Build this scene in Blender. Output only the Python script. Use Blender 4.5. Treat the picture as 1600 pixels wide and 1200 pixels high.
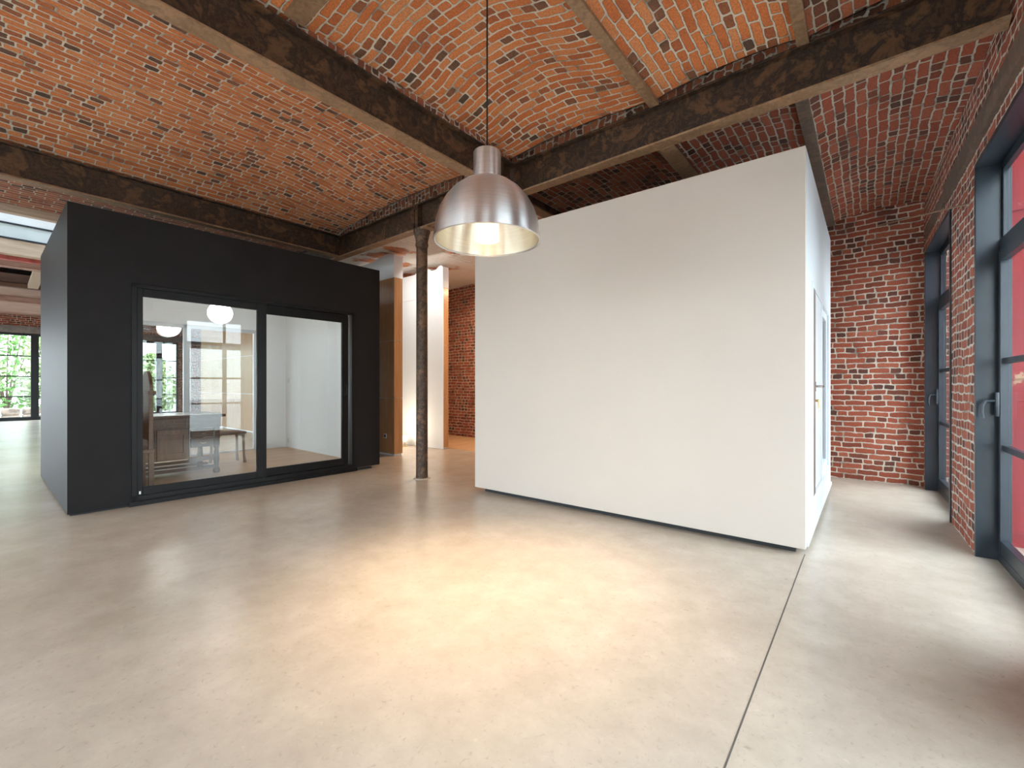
import bpy, bmesh, math, random
from mathutils import Vector, Matrix
random.seed(7)
PI = math.pi
S = bpy.context.scene
for o in list(bpy.data.objects): bpy.data.objects.remove(o)
C = S.collection

# ------------------------------------------------------------------ camera
cam = bpy.data.cameras.new('camera'); co = bpy.data.objects.new('camera', cam); C.objects.link(co)
cam.sensor_width = 36; cam.lens = 703/1600*36; cam.shift_y = 2/1600; cam.clip_start = .05
co.location = (0, 0, 1.25); co.rotation_euler = (PI/2, 0, math.radians(38.4))
S.camera = co

# ------------------------------------------------------------------ sky, daylight, exposure
W = bpy.data.worlds.new('overcast_sky'); S.world = W; W.use_nodes = True
wn = W.node_tree.nodes; wl = W.node_tree.links
bgn = wn['Background']; tc = wn.new('ShaderNodeTexCoord'); sp = wn.new('ShaderNodeSeparateXYZ')
rp = wn.new('ShaderNodeValToRGB')
rp.color_ramp.elements[0].position = .0; rp.color_ramp.elements[0].color = (.52, .56, .58, 1)
rp.color_ramp.elements[1].position = .6; rp.color_ramp.elements[1].color = (.72, .87, 1.0, 1)
wl.new(tc.outputs['Generated'], sp.inputs[0]); wl.new(sp.outputs['Z'], rp.inputs[0]); wl.new(rp.outputs[0], bgn.inputs[0])
bgn.inputs[1].default_value = 6.0
S.view_settings.view_transform = 'Standard'; S.view_settings.look = 'None'
S.view_settings.gamma = 1; S.view_settings.use_curve_mapping = False
S.view_settings.exposure = 1.50

def area(name, loc, rot, sx, sy, power, col=(1, 1, 1), portal=False):
    l = bpy.data.lights.new(name, 'AREA'); l.shape = 'RECTANGLE'; l.size = sx; l.size_y = sy
    l.energy = power; l.color = col
    if portal: l.cycles.is_portal = True
    o = bpy.data.objects.new(name, l); C.objects.link(o); o.location = loc; o.rotation_euler = rot
    return o

# daylight through the windows (portals only guide the sky's light)
TH = math.radians(-1.79)                        # the old building is turned a little against its steel
R_WIN = [(5.68, 7.32), (3.05, 4.71), (.42, 2.08), (-2.21, -.55)]
def wx(y): return .621 - .0312*(y-4.71)          # room face of the window wall
for a, b in R_WIN:
    m = (a+b)/2
    area('daylight_portal', (wx(m)+.30, m, 1.45), (0, PI/2, TH), 2.85, b-a, 1, portal=True)
L_WIN = [(-4.0, -.3), (.3, 3.76), (5.0, 6.33)]
F_WIN = [(-1.6, .0), (-5.6, -2.0), (-9.8, -6.0), (-13.2, -10.2), (-17.2, -14.2), (-21.2, -18.2)]
FY = -4.0
for a, b in F_WIN:
    area('daylight_portal', ((a+b)/2, FY-.2, 1.6), (PI/2, 0, PI), b-a, 2.9, 1, portal=True)
for a, b in L_WIN:
    area('daylight_portal', (-23.9, (a+b)/2, 1.6), (0, -PI/2, 0), 2.9, b-a, 1, portal=True)

# ------------------------------------------------------------------ node helpers
def mat(name):
    m = bpy.data.materials.new(name); m.use_nodes = True
    nt = m.node_tree; b = nt.nodes['Principled BSDF']
    return m, nt, b
def nd(nt, t, **kw):
    n = nt.nodes.new(t)
    for k, v in kw.items():
        if k.startswith('i_'):
            key = k[2:]; key = int(key) if key.isdigit() else key
            n.inputs[key].default_value = v
        else: setattr(n, k, v)
    return n
def mth(nt, op, a, b=None, c=None):
    n = nt.nodes.new('ShaderNodeMath'); n.operation = op
    for i, v in enumerate((a, b, c)):
        if v is None: continue
        if isinstance(v, (int, float)): n.inputs[i].default_value = v
        else: nt.links.new(v, n.inputs[i])
    return n.outputs[0]
def ramp(nt, fac, stops, interp='LINEAR'):
    r = nt.nodes.new('ShaderNodeValToRGB'); r.color_ramp.interpolation = interp
    e = r.color_ramp.elements
    e[0].position = stops[0][0]; e[1].position = stops[-1][0]
    for p, c in stops[1:-1]: e.new(p)
    for i, (p, c) in enumerate(stops): e[i].color = (*c, 1) if len(c) == 3 else c
    nt.links.new(fac, r.inputs[0]); return r.outputs[0]
def mixc(nt, fac, a, b, mode='MIX'):
    n = nt.nodes.new('ShaderNodeMix'); n.data_type = 'RGBA'; n.blend_type = mode
    for s, v in ((0, fac), (6, a), (7, b)):
        if isinstance(v, (int, float)): n.inputs[s].default_value = v
        elif isinstance(v, tuple): n.inputs[s].default_value = (*v, 1)
        else: nt.links.new(v, n.inputs[s])
    return n.outputs[2]
def noise(nt, vec, scale, detail=4, rough=.55, dist=0):
    n = nd(nt, 'ShaderNodeTexNoise'); n.inputs['Scale'].default_value = scale
    n.inputs['Detail'].default_value = detail; n.inputs['Roughness'].default_value = rough
    n.inputs['Distortion'].default_value = dist
    if vec is not None: nt.links.new(vec, n.inputs['Vector'])
    return n
def bump(nt, b, h, strength=.3, dist=.01):
    n = nd(nt, 'ShaderNodeBump'); n.inputs['Strength'].default_value = strength; n.inputs['Distance'].default_value = dist
    nt.links.new(h, n.inputs['Height']); nt.links.new(n.outputs[0], b.inputs['Normal'])
def objco(nt): return nd(nt, 'ShaderNodeTexCoord').outputs['Object']
def uvco(nt): return nd(nt, 'ShaderNodeTexCoord').outputs['UV']

def plain(name, col, rough=.5, metal=0, var=.06, scale=8, bmp=.0, spec=.5):
    m, nt, b = mat(name); v = objco(nt)
    n = noise(nt, v, scale, 5)
    lo = tuple(c*(1-var) for c in col); hi = tuple(min(1, c*(1+var)) for c in col)
    nt.links.new(ramp(nt, n.outputs[0], [(.3, lo), (.7, hi)]), b.inputs['Base Color'])
    b.inputs['Roughness'].default_value = rough; b.inputs['Metallic'].default_value = metal
    b.inputs['Specular IOR Level'].default_value = spec
    if bmp:
        n2 = noise(nt, v, 60, 4); bump(nt, b, n2.outputs[0], bmp, .004)
    return m

def brick(name, stops, mortar, bw=.215, bh=.072, joint=.010, header=.35, wob=.012, rough=.85, patch=None, bstr=1.0, gloss_var=False):
    """irregular hand-made brickwork: u runs along the courses, v across them, both in metres"""
    m, nt, b = mat(name); L = nt.links
    uv = uvco(nt)
    w1 = noise(nt, uv, 5, 2); w2 = noise(nt, uv, 26, 2)
    d1 = nd(nt, 'ShaderNodeVectorMath', operation='SUBTRACT'); L.new(w1.outputs['Color'], d1.inputs[0]); d1.inputs[1].default_value = (.5, .5, .5)
    d2 = nd(nt, 'ShaderNodeVectorMath', operation='SUBTRACT'); L.new(w2.outputs['Color'], d2.inputs[0]); d2.inputs[1].default_value = (.5, .5, .5)
    s1 = nd(nt, 'ShaderNodeVectorMath', operation='SCALE'); L.new(d1.outputs[0], s1.inputs[0]); s1.inputs['Scale'].default_value = wob*3.2
    s2 = nd(nt, 'ShaderNodeVectorMath', operation='SCALE'); L.new(d2.outputs[0], s2.inputs[0]); s2.inputs['Scale'].default_value = wob
    a1 = nd(nt, 'ShaderNodeVectorMath', operation='ADD'); L.new(uv, a1.inputs[0]); L.new(s1.outputs[0], a1.inputs[1])
    a2 = nd(nt, 'ShaderNodeVectorMath', operation='ADD'); L.new(a1.outputs[0], a2.inputs[0]); L.new(s2.outputs[0], a2.inputs[1])
    sx = nd(nt, 'ShaderNodeSeparateXYZ'); L.new(a2.outputs[0], sx.inputs[0])
    v = mth(nt, 'DIVIDE', sx.outputs['Y'], bh); row = mth(nt, 'FLOOR', v); fv = mth(nt, 'SUBTRACT', v, row)
    wr = nd(nt, 'ShaderNodeTexWhiteNoise', noise_dimensions='1D'); L.new(row, wr.inputs['W'])
    off = mth(nt, 'ADD', mth(nt, 'MULTIPLY', mth(nt, 'MODULO', row, 2.0), .5), mth(nt, 'MULTIPLY', wr.outputs['Value'], .35))
    u = mth(nt, 'ADD', mth(nt, 'DIVIDE', sx.outputs['X'], bw), off)
    col = mth(nt, 'FLOOR', u); fu = mth(nt, 'SUBTRACT', u, col)
    cv = nd(nt, 'ShaderNodeCombineXYZ'); L.new(col, cv.inputs[0]); L.new(row, cv.inputs[1])
    wc = nd(nt, 'ShaderNodeTexWhiteNoise', noise_dimensions='3D'); L.new(cv.outputs[0], wc.inputs['Vector'])
    ish = mth(nt, 'LESS_THAN', wc.outputs['Value'], header)
    fu2 = mth(nt, 'MULTIPLY', fu, 2.0); half = mth(nt, 'FLOOR', fu2); ffu2 = mth(nt, 'SUBTRACT', fu2, half)
    # distance to the nearest joint, metres
    e1 = mth(nt, 'MULTIPLY', mth(nt, 'MINIMUM', fu, mth(nt, 'SUBTRACT', 1.0, fu)), bw)
    e2 = mth(nt, 'MULTIPLY', mth(nt, 'MINIMUM', ffu2, mth(nt, 'SUBTRACT', 1.0, ffu2)), bw/2)
    eu = mth(nt, 'ADD', mth(nt, 'MULTIPLY', e1, mth(nt, 'SUBTRACT', 1.0, ish)), mth(nt, 'MULTIPLY', e2, ish))
    ev = mth(nt, 'MULTIPLY', mth(nt, 'MINIMUM', fv, mth(nt, 'SUBTRACT', 1.0, fv)), bh)
    d = mth(nt, 'SMOOTH_MIN', eu, ev, .020)
    jn = noise(nt, uv, 9, 2); jw = mth(nt, 'MULTIPLY', mth(nt, 'ADD', jn.outputs[0], .45), joint*.5)
    mask = nd(nt, 'ShaderNodeMapRange', interpolation_type='SMOOTHSTEP'); L.new(mth(nt, 'SUBTRACT', d, jw), mask.inputs['Value'])
    mask.inputs['From Min'].default_value = -.0015; mask.inputs['From Max'].default_value = .0025
    mk = mask.outputs[0]                                          # 1 = brick, 0 = mortar
    cv2 = nd(nt, 'ShaderNodeCombineXYZ'); L.new(col, cv2.inputs[0]); L.new(row, cv2.inputs[1]); L.new(mth(nt, 'MULTIPLY', half, ish), cv2.inputs[2])
    wc2 = nd(nt, 'ShaderNodeTexWhiteNoise', noise_dimensions='3D'); L.new(cv2.outputs[0], wc2.inputs['Vector'])
    big = noise(nt, uv, 1.6, 5, .65)
    tone = mth(nt, 'ADD', mth(nt, 'MULTIPLY', wc2.outputs['Value'], .62), mth(nt, 'MULTIPLY', big.outputs[0], .48))
    bc = ramp(nt, tone, stops)
    fine = noise(nt, uv, 70, 5, .65)
    bc = mixc(nt, .55, bc, ramp(nt, fine.outputs[0], [(.28, (.25, .23, .22)), (.7, (1.35, 1.3, 1.25))]), 'MULTIPLY')
    mc = mixc(nt, fine.outputs[0], tuple(x*.62 for x in mortar), mortar)
    mn = noise(nt, uv, 4, 5, .65); mc = mixc(nt, ramp(nt, mn.outputs[0], [(.50, (0, 0, 0)), (.66, (.85, .85, .85))]), mc, tuple(x*.22 for x in mortar))
    colr = mixc(nt, mk, mc, bc)
    if patch:                                                     # lime or plaster left on the brick
        pn = noise(nt, uv, patch[0], 6, .6); pf = ramp(nt, pn.outputs[0], [(patch[1], (0, 0, 0)), (patch[1]+.05, (1, 1, 1))])
        colr = mixc(nt, pf, colr, mixc(nt, fine.outputs[0], tuple(x*.8 for x in patch[2]), patch[2]))
    L.new(colr, b.inputs['Base Color'])
    b.inputs['Roughness'].default_value = rough; b.inputs['Specular IOR Level'].default_value = .3
    hh = mth(nt, 'ADD', mth(nt, 'MULTIPLY', mk, 1.0), mth(nt, 'MULTIPLY', fine.outputs[0], .25))
    hh = mth(nt, 'ADD', hh, mth(nt, 'MULTIPLY', wc2.outputs['Value'], .45))
    bump(nt, b, hh, bstr, .012)
    return m

ORANGE = [(.22, (.10, .060, .042)), (.30, (.24, .10, .052)), (.40, (.40, .120, .045)), (.55, (.56, .165, .052)), (.74, (.64, .215, .072)), (.95, (.66, .28, .12))]
RED = [(.16, (.070, .042, .034)), (.30, (.15, .055, .036)), (.46, (.27, .072, .040)), (.68, (.36, .092, .050)), (.92, (.42, .135, .075)), (1.0, (.46, .23, .14))]
BROWN = [(.12, (.045, .032, .026)), (.35, (.15, .06, .036)), (.60, (.33, .10, .05)), (.9, (.42, .15, .075)), (1.0, (.48, .24, .15))]
MORT = (.78, .66, .52)
M = {}
M['vault'] = brick('orange_vault_brick', ORANGE, MORT, joint=.013)
M['vault_red'] = brick('red_vault_brick', RED, (.66, .57, .46), joint=.013, patch=(1.4, .74, (.62, .55, .46)))
M['vault_old'] = brick('brown_vault_brick', BROWN, (.58, .50, .40), joint=.012, patch=(1.6, .72, (.6, .54, .46)))  # browner brick mix with darker mortar than the red vaults
M['wall'] = brick('red_wall_brick', RED, (.80, .70, .57), bh=.070, joint=.0135, header=.25, patch=(2.2, .80, (.60, .5, .42)))
M['wall_patchy'] = brick('rough_pier_brick', RED, (.72, .63, .52), bh=.074, joint=.015, header=.5, wob=.02, patch=(3.2, .72, (.68, .6, .52)))
M['infill'] = brick('dark_rubble_infill', BROWN, (.62, .53, .42), bw=.12, bh=.075, joint=.014, header=.2, wob=.035)
M['plaster_brick'] = brick('limewashed_vault_brick', ORANGE, (.62, .52, .42), joint=.010, patch=(.9, .40, (.82, .77, .70)))

def steel(name, dark, rust, dusty, amt):
    m, nt, b = mat(name); v = objco(nt)
    n1 = noise(nt, v, 4.2, 8, .70, .4); n2 = noise(nt, v, 24, 6, .65)
    c = ramp(nt, n1.outputs[0], [(.36, dark), (.44, tuple((x+y)/2 for x, y in zip(dark, rust))), (.50, dark), (.58, rust), (.66, tuple((x+y)/2 for x, y in zip(dark, rust)))])
    f = ramp(nt, n2.outputs[0], [(.52-amt*.2, (0, 0, 0)), (.75-amt*.3, (1, 1, 1))])
    c = mixc(nt, mth(nt, 'MULTIPLY', f, .65), c, dusty)
    nt.links.new(c, b.inputs['Base Color'])
    nt.links.new(ramp(nt, n2.outputs[0], [(.3, (.42, .42, .42)), (.7, (.75, .75, .75))]), b.inputs['Roughness'])
    b.inputs['Metallic'].default_value = .15
    bump(nt, b, n2.outputs[0], .35, .004)
    return m
M['web'] = steel('rusty_dark_steel', (.014, .009, .006), (.13, .062, .028), (.050, .029, .017), .05)
M['flange'] = steel('dusty_brown_flange', (.19, .108, .056), (.34, .19, .098), (.35, .23, .14), .4)
M['column'] = steel('mottled_column_steel', (.030, .018, .012), (.17, .085, .042), (.26, .18, .12), -.1)
M['timber'] = steel('grey_brown_timber', (.085, .060, .045), (.16, .10, .07), (.22, .17, .125), .3)

# polished concrete
def concrete():
    m, nt, b = mat('polished_concrete'); v = objco(nt); L = nt.links
    n1 = noise(nt, v, .9, 6, .6, .3); n2 = noise(nt, v, 5, 8, .7, .2); n3 = noise(nt, v, 42, 6, .7, .8)
    c = ramp(nt, n1.outputs[0], [(.3, (.425, .342, .265)), (.5, (.485, .396, .313)), (.7, (.545, .45, .362))])
    c = mixc(nt, .30, c, ramp(nt, n2.outputs[0], [(.3, (.62, .59, .56)), (.7, (1.18, 1.17, 1.16))]), 'MULTIPLY')
    c = mixc(nt, .75, c, ramp(nt, n3.outputs[0], [(.28, (.66, .63, .60)), (.42, (1, 1, 1)), (.60, (1.0, 1.0, 1.0)), (.75, (1.2, 1.19, 1.18))]), 'MULTIPLY')
    mu = nd(nt, 'ShaderNodeMapping'); L.new(v, mu.inputs[0]); mu.inputs['Scale'].default_value = (1, 1, 1)
    vo = nd(nt, 'ShaderNodeTexVoronoi', feature='DISTANCE_TO_EDGE'); L.new(v, vo.inputs['Vector']); vo.inputs['Scale'].default_value = 38
    
    L.new(c, b.inputs['Base Color'])
    b.inputs['Roughness'].default_value = .27
    b.inputs['Specular IOR Level'].default_value = .75
    hh = mth(nt, 'ADD', noise(nt, v, 3.0, 3).outputs[0], mth(nt, 'MULTIPLY', n3.outputs[0], .10))
    bump(nt, b, hh, .12, .03)
    return m
M['concrete'] = concrete()

def wood(name, a, c2, ax='Y', rough=.45, plank=0):
    m, nt, b = mat(name); v = objco(nt); L = nt.links
    mp = nd(nt, 'ShaderNodeMapping'); L.new(v, mp.inputs[0])
    mp.inputs['Scale'].default_value = {'X': (.7, 9, 9), 'Y': (9, .7, 9), 'Z': (9, 9, .7)}[ax]
    n = noise(nt, mp.outputs[0], 2.5, 8, .6, .6)
    c = ramp(nt, n.outputs[0], [(.3, a), (.7, c2)])
    if plank:
        sx = nd(nt, 'ShaderNodeSeparateXYZ'); L.new(v, sx.inputs[0])
        q = mth(nt, 'DIVIDE', sx.outputs['X' if ax == 'Y' else 'Y'], plank); r = mth(nt, 'FLOOR', q)
        wn_ = nd(nt, 'ShaderNodeTexWhiteNoise', noise_dimensions='1D'); L.new(r, wn_.inputs['W'])
        c = mixc(nt, .35, c, ramp(nt, wn_.outputs['Value'], [(0, (.75, .72, .7)), (1, (1.15, 1.12, 1.1))]), 'MULTIPLY')
        fr = mth(nt, 'SUBTRACT', q, r); j = mth(nt, 'LESS_THAN', fr, .018)
        c = mixc(nt, mth(nt, 'MULTIPLY', j, .6), c, tuple(x*.3 for x in a))
    L.new(c, b.inputs['Base Color']); b.inputs['Roughness'].default_value = rough
    return m
M['oak_floor'] = wood('pale_oak_boards', (.50, .29, .15), (.68, .43, .25), 'Y', .35, .14)
M['oak_panel'] = wood('honey_oak_panel', (.42, .215, .095), (.56, .31, .155), 'Z', .22)
M['desk'] = wood('dark_carved_oak', (.07, .032, .016), (.14, .068, .034), 'Y', .4)
M['desk_light'] = wood('worn_oak', (.11, .055, .028), (.20, .105, .058), 'Z', .4)
M['pale_timber'] = wood('pale_sawn_timber', (.42, .29, .19), (.60, .46, .34), 'Y', .7)
M['pink_timber'] = wood('rosy_old_timber', (.25, .14, .10), (.52, .33, .26), 'Y', .8, .3)
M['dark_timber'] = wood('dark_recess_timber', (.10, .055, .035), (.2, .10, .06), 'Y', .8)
M['white'] = plain('warm_white_paint', (.575, .505, .44), .55, var=.015, scale=2)
M['white_in'] = plain('cool_white_paint', (.86, .865, .87), .6, var=.01, scale=2)
M['white_gloss'] = plain('glossy_white_door_paint', (.62, .64, .66), .3, var=.01)
M['black'] = plain('satin_charcoal_panel', (.016, .0145, .0145), .5, var=.12, scale=3, bmp=.03, spec=.13)
M['blackframe'] = plain('black_aluminium', (.008, .0075, .0075), .35, var=.08, spec=.2)
M['blue_steel'] = plain('blue_black_window_steel', (.012, .017, .023), .30, var=.2, scale=5, bmp=.05, spec=.5)
M['chrome'] = plain('brushed_steel', (.6, .58, .55), .25, 1)
M['brass'] = plain('brass', (.6, .42, .2), .3, 1)
M['rubber'] = plain('dark_plinth', (.02, .02, .022), .7)
M['cable'] = plain('black_cable', (.006, .006, .006), .5)
M['plastic'] = plain('white_plastic', (.75, .76, .77), .35, var=.01)
M['lintel'] = plain('grey_concrete_lintel', (.26, .23, .21), .8, var=.25, scale=6, bmp=.2)
M['plaster'] = plain('white_shaft_plaster', (.82, .81, .79), .7, var=.06, scale=3)
M['redbeam'] = plain('red_oxide_steel', (.42, .09, .07), .6, var=.3, scale=7)
M['joint'] = plain('dark_joint', (.10, .085, .07), .8)
def redpaint():
    m, nt, b = mat('chipped_red_paint'); v = objco(nt)
    n = noise(nt, v, 6, 8, .6); n2 = noise(nt, v, 1.5, 4)
    c = ramp(nt, n2.outputs[0], [(.3, (.22, .014, .018)), (.7, (.33, .030, .032))])
    c = mixc(nt, ramp(nt, n.outputs[0], [(.63, (0, 0, 0)), (.66, (1, 1, 1))]), c, (.42, .26, .16))
    nt.links.new(c, b.inputs['Base Color']); b.inputs['Roughness'].default_value = .5
    bump(nt, b, n.outputs[0], .3, .01); return m
M['red'] = redpaint()
def alu(name, rough, tint):
    m, nt, b = mat(name); v = objco(nt)
    mp = nd(nt, 'ShaderNodeMapping'); nt.links.new(v, mp.inputs[0]); mp.inputs['Scale'].default_value = (2, 2, 40)
    n = noise(nt, mp.outputs[0], 3, 5)
    nt.links.new(ramp(nt, n.outputs[0], [(.3, tuple(x*.88 for x in tint)), (.7, tint)]), b.inputs['Base Color'])
    b.inputs['Metallic'].default_value = 1
    b.inputs['Roughness'].default_value = rough
    tg = nd(nt, 'ShaderNodeTangent', direction_type='RADIAL', axis='Z'); nt.links.new(tg.outputs[0], b.inputs['Tangent'])
    b.inputs['Anisotropic'].default_value = .85; b.inputs['Anisotropic Rotation'].default_value = .25
    return m
M['alu'] = alu('spun_aluminium', .34, (.84, .85, .86))
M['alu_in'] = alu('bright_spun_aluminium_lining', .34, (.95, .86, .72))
def emit(name, col, s):
    m = bpy.data.materials.new(name); m.use_nodes = True; nt = m.node_tree; nt.nodes.remove(nt.nodes['Principled BSDF'])
    e = nd(nt, 'ShaderNodeEmission'); e.inputs[0].default_value = (*col, 1); e.inputs[1].default_value = s
    nt.links.new(e.outputs[0], nt.nodes['Material Output'].inputs[0]); return m
M['glow'] = emit('warm_frosted_diffuser', (1, .84, .60), .62)
M['bulb'] = emit('warm_bulb', (1, .76, .48), 9)
M['globe'] = emit('white_opal_globe', (1, .96, .90), 6.0)
def glass(name, tint=(.96, .98, .98), rough=0.0, k=1.0):
    m = bpy.data.materials.new(name); m.use_nodes = True; nt = m.node_tree; nt.nodes.remove(nt.nodes['Principled BSDF'])
    t = nd(nt, 'ShaderNodeBsdfTransparent'); t.inputs[0].default_value = (*tint, 1)
    g = nd(nt, 'ShaderNodeBsdfGlossy'); g.inputs['Roughness'].default_value = rough
    # same reflectance from both sides: Schlick on |cos|
    geo = nd(nt, 'ShaderNodeNewGeometry'); dt = nd(nt, 'ShaderNodeVectorMath', operation='DOT_PRODUCT')
    nt.links.new(geo.outputs['Incoming'], dt.inputs[0]); nt.links.new(geo.outputs['Normal'], dt.inputs[1])
    cs = mth(nt, 'ABSOLUTE', dt.outputs['Value']); s = mth(nt, 'POWER', mth(nt, 'SUBTRACT', 1.0, cs), 5.0)
    f = mth(nt, 'MULTIPLY', mth(nt, 'ADD', .04, mth(nt, 'MULTIPLY', s, .96)), k)
    mx = nd(nt, 'ShaderNodeMixShader'); nt.links.new(f, mx.inputs[0]); nt.links.new(t.outputs[0], mx.inputs[1]); nt.links.new(g.outputs[0], mx.inputs[2])
    nt.links.new(mx.outputs[0], nt.nodes['Material Output'].inputs[0]); return m
M['glass'] = glass('clear_window_glass')
M['roofglass'] = glass('dimming_roof_glass', (.36, .365, .37))  # tint added to cut down the daylight entering the shaft
M['leaf'] = plain('bright_green_leaf', (.26, .33, .14), .6, var=.55, scale=3)
M['leaf2'] = plain('deep_green_leaf', (.09, .20, .035), .6, var=.5, scale=3)
M['bark'] = plain('bark', (.1, .07, .05), .9)
M['stone'] = plain('garden_stone', (.36, .28, .22), .9, var=.5, scale=5, bmp=.3)
M['gravel'] = plain('pale_gravel', (.42, .40, .37), .95, var=.2, scale=6)
M['facade'] = plain('pale_render_facade', (.5, .5, .5), .9)

# ------------------------------------------------------------------ mesh helpers
def add_box(bm, a, b_, bev=0):
    x0, y0, z0 = (min(p, q) for p, q in zip(a, b_)); x1, y1, z1 = (max(p, q) for p, q in zip(a, b_))
    r = bmesh.ops.create_cube(bm, size=1, matrix=Matrix.Translation(((x0+x1)/2, (y0+y1)/2, (z0+z1)/2)) @ Matrix.Diagonal((x1-x0, y1-y0, z1-z0, 1)))
    if bev:
        ed = list({e for v in r['verts'] for e in v.link_edges})
        bmesh.ops.bevel(bm, geom=ed, offset=bev, segments=2, affect='EDGES', profile=.6)
def add_tube(bm, pts, rad, n=12, cap=True):
    pts = [Vector(p) for p in pts]; rs = rad if isinstance(rad, (list, tuple)) else [rad]*len(pts)
    rings = []; up0 = None
    for i, p in enumerate(pts):
        d = (pts[min(i+1, len(pts)-1)] - pts[max(i-1, 0)]).normalized()
        ref = Vector((0, 0, 1)) if abs(d.z) < .9 else Vector((1, 0, 0))
        if up0 is None: s = d.cross(ref).normalized()
        else: s = (up0 - d*up0.dot(d)).normalized()
        up0 = s; t = d.cross(s)
        rings.append([bm.verts.new(p + (s*math.cos(2*PI*k/n) + t*math.sin(2*PI*k/n))*rs[i]) for k in range(n)])
    for a, b in zip(rings, rings[1:]):
        for k in range(n): bm.faces.new((a[k], a[(k+1) % n], b[(k+1) % n], b[k]))
    if cap: bm.faces.new(rings[0][::-1]); bm.faces.new(rings[-1])
def add_lathe(bm, prof, loc=(0, 0, 0), n=48, close=False):
    loc = Vector(loc); rings = []
    for r, z in prof:
        if r < 1e-5: rings.append([bm.verts.new(loc+Vector((0, 0, z)))])
        else: rings.append([bm.verts.new(loc+Vector((r*math.cos(2*PI*k/n), r*math.sin(2*PI*k/n), z))) for k in range(n)])
    prs = list(zip(rings, rings[1:])) + ([(rings[-1], rings[0])] if close else [])
    for a, b in prs:
        for k in range(n):
            q = [a[k % len(a)], a[(k+1) % n % len(a)], b[(k+1) % n % len(b)], b[k % len(b)]]
            q = list(dict.fromkeys(q))
            if len(q) > 2: bm.faces.new(q)
def add_prism(bm, poly, z0, z1):
    lo = [bm.verts.new((x, y, z0)) for x, y in poly]; hi = [bm.verts.new((x, y, z1)) for x, y in poly]; n = len(poly)
    bm.faces.new(lo[::-1]); bm.faces.new(hi)
    for i in range(n): bm.faces.new((lo[i], lo[(i+1) % n], hi[(i+1) % n], hi[i]))
def uv_box(bm, swap=False):
    uvl = bm.loops.layers.uv.verify()
    for f in bm.faces:
        n = f.normal
        for l in f.loops:
            p = l.vert.co
            if abs(n.z) > .7: u, v = p.x, p.y
            elif abs(n.x) > abs(n.y): u, v = p.y, p.z
            else: u, v = p.x, p.z
            l[uvl].uv = (v, u) if swap else (u, v)
def obj(name, bm, m, parent=None, smooth=False, swap=False, recalc=True, loc=None, rot=None):
    if recalc: bmesh.ops.recalc_face_normals(bm, faces=bm.faces)
    bm.normal_update()
    if not bm.loops.layers.uv: uv_box(bm, swap)
    me = bpy.data.meshes.new(name)
    if smooth:
        for f in bm.faces: f.smooth = True
        for e in bm.edges:
            if len(e.link_faces) == 2 and e.calc_face_angle(0) > .6: e.smooth = False
    bm.to_mesh(me); bm.free(); me.materials.append(m)
    o = bpy.data.objects.new(name, me); C.objects.link(o)
    if parent: o.parent = parent
    if loc: o.location = loc
    if rot: o.rotation_euler = rot
    return o
def NB(): return bmesh.new()
def boxes(name, lst, m, parent=None, bev=0, **k):
    bm = NB()
    for a, b in lst: add_box(bm, a, b, bev)
    return obj(name, bm, m, parent, **k)
def tag(o, label, cat, group=None):
    o['label'] = label; o['category'] = cat
    if group: o['group'] = group
    return o
def thing(name, label, cat, loc=(0, 0, 0), rz=0, group=None):
    o = bpy.data.objects.new(name, None); C.objects.link(o); o.location = loc; o.rotation_euler = (0, 0, rz)
    return tag(o, label, cat, group)
def struct(o, label=None):
    o['kind'] = 'structure'
    if label: o['label'] = label
    return o
def sempty(name, loc=(0, 0, 0), rz=0, label=None):
    o = bpy.data.objects.new(name, None); C.objects.link(o); o.location = loc; o.rotation_euler = (0, 0, rz)
    return struct(o, label)

# ------------------------------------------------------------------ shell
WXL = -23.6
def farY(x): return 7.49 - .040*(x-.558)           # room face of the far brick wall
bm = NB(); add_box(bm, (WXL-.3, FY-.3, -.2), (1.0, 9.0, 0))
struct(obj('floor', bm, M['concrete']), 'polished grey concrete floor')
bm = NB(); add_box(bm, (-.372, -3.9, -.01), (-.366, 3.95, .0012))
struct(obj('floor', bm, M['joint']), 'dark saw-cut joint in the concrete floor')
bm = NB(); add_prism(bm, [(-9.6, 6.22), (-3.9, 6.17), (-3.9, farY(-3.9)-.002), (-9.6, farY(-9.6)-.002)], 0, .012)
struct(obj('floor', bm, M['oak_floor']), 'pale oak boards in front of the far brick wall')

# far brick wall
bm = NB(); add_prism(bm, [(1.1, farY(1.1)), (WXL-.3, farY(WXL-.3)), (WXL-.3, 9.0), (1.1, 9.0)], 0, 4.3)
struct(obj('wall_back', bm, M['wall']), 'red brick wall at the far end')

# window wall on the right
H_WIN = 2.87
def rpoly(y0, y1, d0, d1): return [(wx(y0)+d0, y0), (wx(y0)+d1, y0), (wx(y1)+d1, y1), (wx(y1)+d0, y1)]
bm = NB()
piers = [(7.32, 7.70), (4.71, 5.68), (2.08, 3.05), (-.55, .42), (FY-.3, -2.21)]
for a, b in piers: add_prism(bm, rpoly(a, b, 0, .175), 0, 4.3)
for a, b in R_WIN: add_prism(bm, rpoly(a, b, 0, .175), H_WIN, 4.3)
struct(obj('wall_right', bm, M['wall_patchy']), 'rough red brick window wall')

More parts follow.
